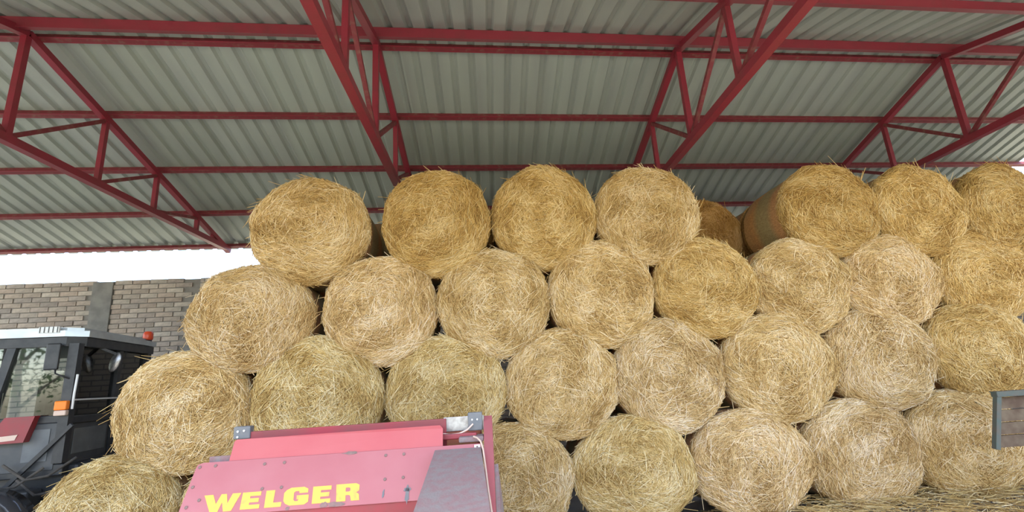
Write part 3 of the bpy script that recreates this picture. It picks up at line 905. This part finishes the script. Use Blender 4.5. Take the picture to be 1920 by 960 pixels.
for k in range(5):
    tb('grille_slat', 'dkgrey', -3.57, -3.54, 0.45, 1.2, 0.86 + k * 0.12, 0.92 + k * 0.12, 0.005, hd)
for wy_ in (0.12, 1.53):
    fw = MB().lathe([(0.22, -0.12), (0.42, -0.13), (0.48, -0.08), (0.48, 0.08), (0.42, 0.13), (0.22, 0.12)], 32, 'y', (-3.0, wy_, 0.48)).build('tyre', 'rubber', TR, True)
    MB().lathe([(0.06, -0.10), (0.22, -0.09), (0.22, 0.09), (0.06, 0.10)], 24, 'y', (-3.0, wy_, 0.48)).build('wheel_rim', 'silver', fw)
MB().tube([(-3.0, 0.12, 0.48), (-3.0, 1.53, 0.48)], 0.05).build('axle', 'black', TR)
MB().tube([(-0.42, -0.42, 0.45), (-0.42, 0.3, 0.5)], 0.05).build('axle', 'black', TR)

# ------------------------------------------------------------------ green-grey frame at the right edge
FR = thing('machine_frame', 'green-grey metal frame corner with rusty boards at the right edge', 'frame', (4.44, 4.3, 0.0))
def fb(name, material, x0, x1, y0, y1, z0, z1, c=0.004):
    return MB().box(x0, x1, y0, y1, z0, z1, c).build(name, material, FR)
fb('top_rail', 'frame', 0.0, 1.6, 0.0, 0.06, 1.225, 1.268)
fb('top_plate', 'frame', 0.0, 1.6, 0.0, 0.07, 1.264, 1.272, 0)
MB().beam((0.02, 0.025, 1.23), (-0.125, 0.025, 0.80), 0.04, 0.04, (0, 1, 0)).build('corner_stake', 'frame', FR)
for k in range(4):
    z0_, z1_ = 1.215 - k * 0.105, 1.12 - k * 0.105
    a0, a1 = 0.05 - (1.23 - z0_) * 0.31, 0.05 - (1.23 - z1_) * 0.31
    MB().slab([(a0, 0.05, z0_), (a1, 0.05, z1_), (1.55, 0.05, z1_), (1.55, 0.05, z0_)], 0.03, (0, 1, 0)).build('side_board', 'rust', FR)
for lx in (0.75, 1.5):
    fb('leg', 'frame', lx, lx + 0.06, 0.09, 0.15, 0.0, 1.23)

# ------------------------------------------------------------------ loose straw on the floor
def litter(name, label, x0, x1, y0, y1, N, hmax, seed):
    rng = np.random.default_rng(seed)
    cx = rng.uniform(x0, x1, N); cy = rng.uniform(y0, y1, N)
    prof = np.clip(1 - ((cx - (x0 + x1) / 2) / ((x1 - x0) / 2)) ** 4, 0, 1) * np.clip((cy - y0) / (y1 - y0) * 1.4, 0, 1)
    cz = rng.uniform(0, 1, N) ** 0.6 * prof * hmax + 0.006
    a = rng.uniform(0, math.pi, N); L = rng.uniform(0.08, 0.26, N); w = rng.uniform(0.002, 0.004, N)
    el = rng.normal(0, 0.12, N) * (0.2 + prof)
    D = np.stack([np.cos(a) * np.cos(el), np.sin(a) * np.cos(el), np.sin(el)], -1)
    Bv = np.stack([-np.sin(a), np.cos(a), np.zeros(N)], -1); U = np.cross(Bv, D)
    ring = np.zeros((N, 2, 3, 3)); c = np.stack([cx, cy, cz], -1)
    for q, t in enumerate((-0.5, 0.5)):
        for k in range(3):
            f = k * 2 * math.pi / 3 + 0.5
            ring[:, q, k] = c + D * (L * t)[:, None] + (np.cos(f) * U + np.sin(f) * Bv) * w[:, None]
    V = ring.reshape(-1, 3); V[:, 2] = np.maximum(V[:, 2], 0.001)
    base = np.arange(N) * 6
    Q = np.stack([np.stack([base + k, base + (k + 1) % 3, base + 3 + (k + 1) % 3, base + 3 + k], -1) for k in range(3)], 1).reshape(-1, 4)
    me = stalk_mesh(V, Q, np.repeat(np.clip(rng.normal(0.55, 0.25, N), 0, 1), 6))
    o = link(name, me)
    o.color = (1, 1, 1, 1)
    o['kind'] = 'stuff'
    tag(o, label, 'straw')
    return o
litter('straw_litter', 'loose straw scattered on the floor in the lower right corner', 2.0, 8.5, 4.2, 6.0, 9000, 0.16, 5)

# ------------------------------------------------------------------ trees across the yard (they mirror in the cab glass)
def tree(label, x, y, h, seed):
    rng = np.random.default_rng(seed)
    o = thing('yard_tree', label, 'tree', (x, y, -0.03), 0, 'trees across the yard')
    tk = MB().tube([(0, 0, 0), (0.05, 0.02, h * 0.25), (-0.05, 0.05, h * 0.5), (0.02, 0, h * 0.8)], [0.2, 0.16, 0.12, 0.04])
    for k in range(5):
        a = k * 1.3
        tk.tube([(0, 0, h * (0.25 + 0.08 * k)), (math.cos(a) * 0.8, math.sin(a) * 0.8, h * (0.4 + 0.08 * k)), (math.cos(a) * 1.5, math.sin(a) * 1.5, h * (0.5 + 0.08 * k))], [0.08, 0.05, 0.02])
    tk.build('trunk', 'bark', o, True)
    N = 1100
    cen = np.stack([rng.normal(0, 1, 14) * h * 0.16, rng.normal(0, 1, 14) * h * 0.16, rng.uniform(0.40, 0.95, 14) * h], -1)
    c = cen[rng.integers(0, 14, N)] + rng.normal(0, 1, (N, 3)) * h * 0.06
    V, F = [], []
    for p in c:
        d = rng.normal(0, 1, (2, 3)); d /= np.linalg.norm(d, axis=1, keepdims=True)
        b = len(V)
        V += [p, p + d[0] * 0.12 + d[1] * 0.06, p + d[0] * 0.26, p + d[0] * 0.12 - d[1] * 0.06, p + d[0] * 0.12 + np.cross(d[0], d[1]) * 0.03]
        F += [(b, b + 1, b + 4), (b + 1, b + 2, b + 4), (b + 2, b + 3, b + 4), (b + 3, b, b + 4), (b, b + 3, b + 2, b + 1)]
    cr = link('crown', mesh_from('crown', V, F, 'leaf'), o)
    cr['kind'] = 'stuff'
tree('leafy tree across the yard, mirrored in the tractor cab window', -13.5, -13.0, 6.2, 1)
tree('smaller leafy tree across the yard, mirrored at the right of the cab window', -9.8, -15.0, 5.6, 2)
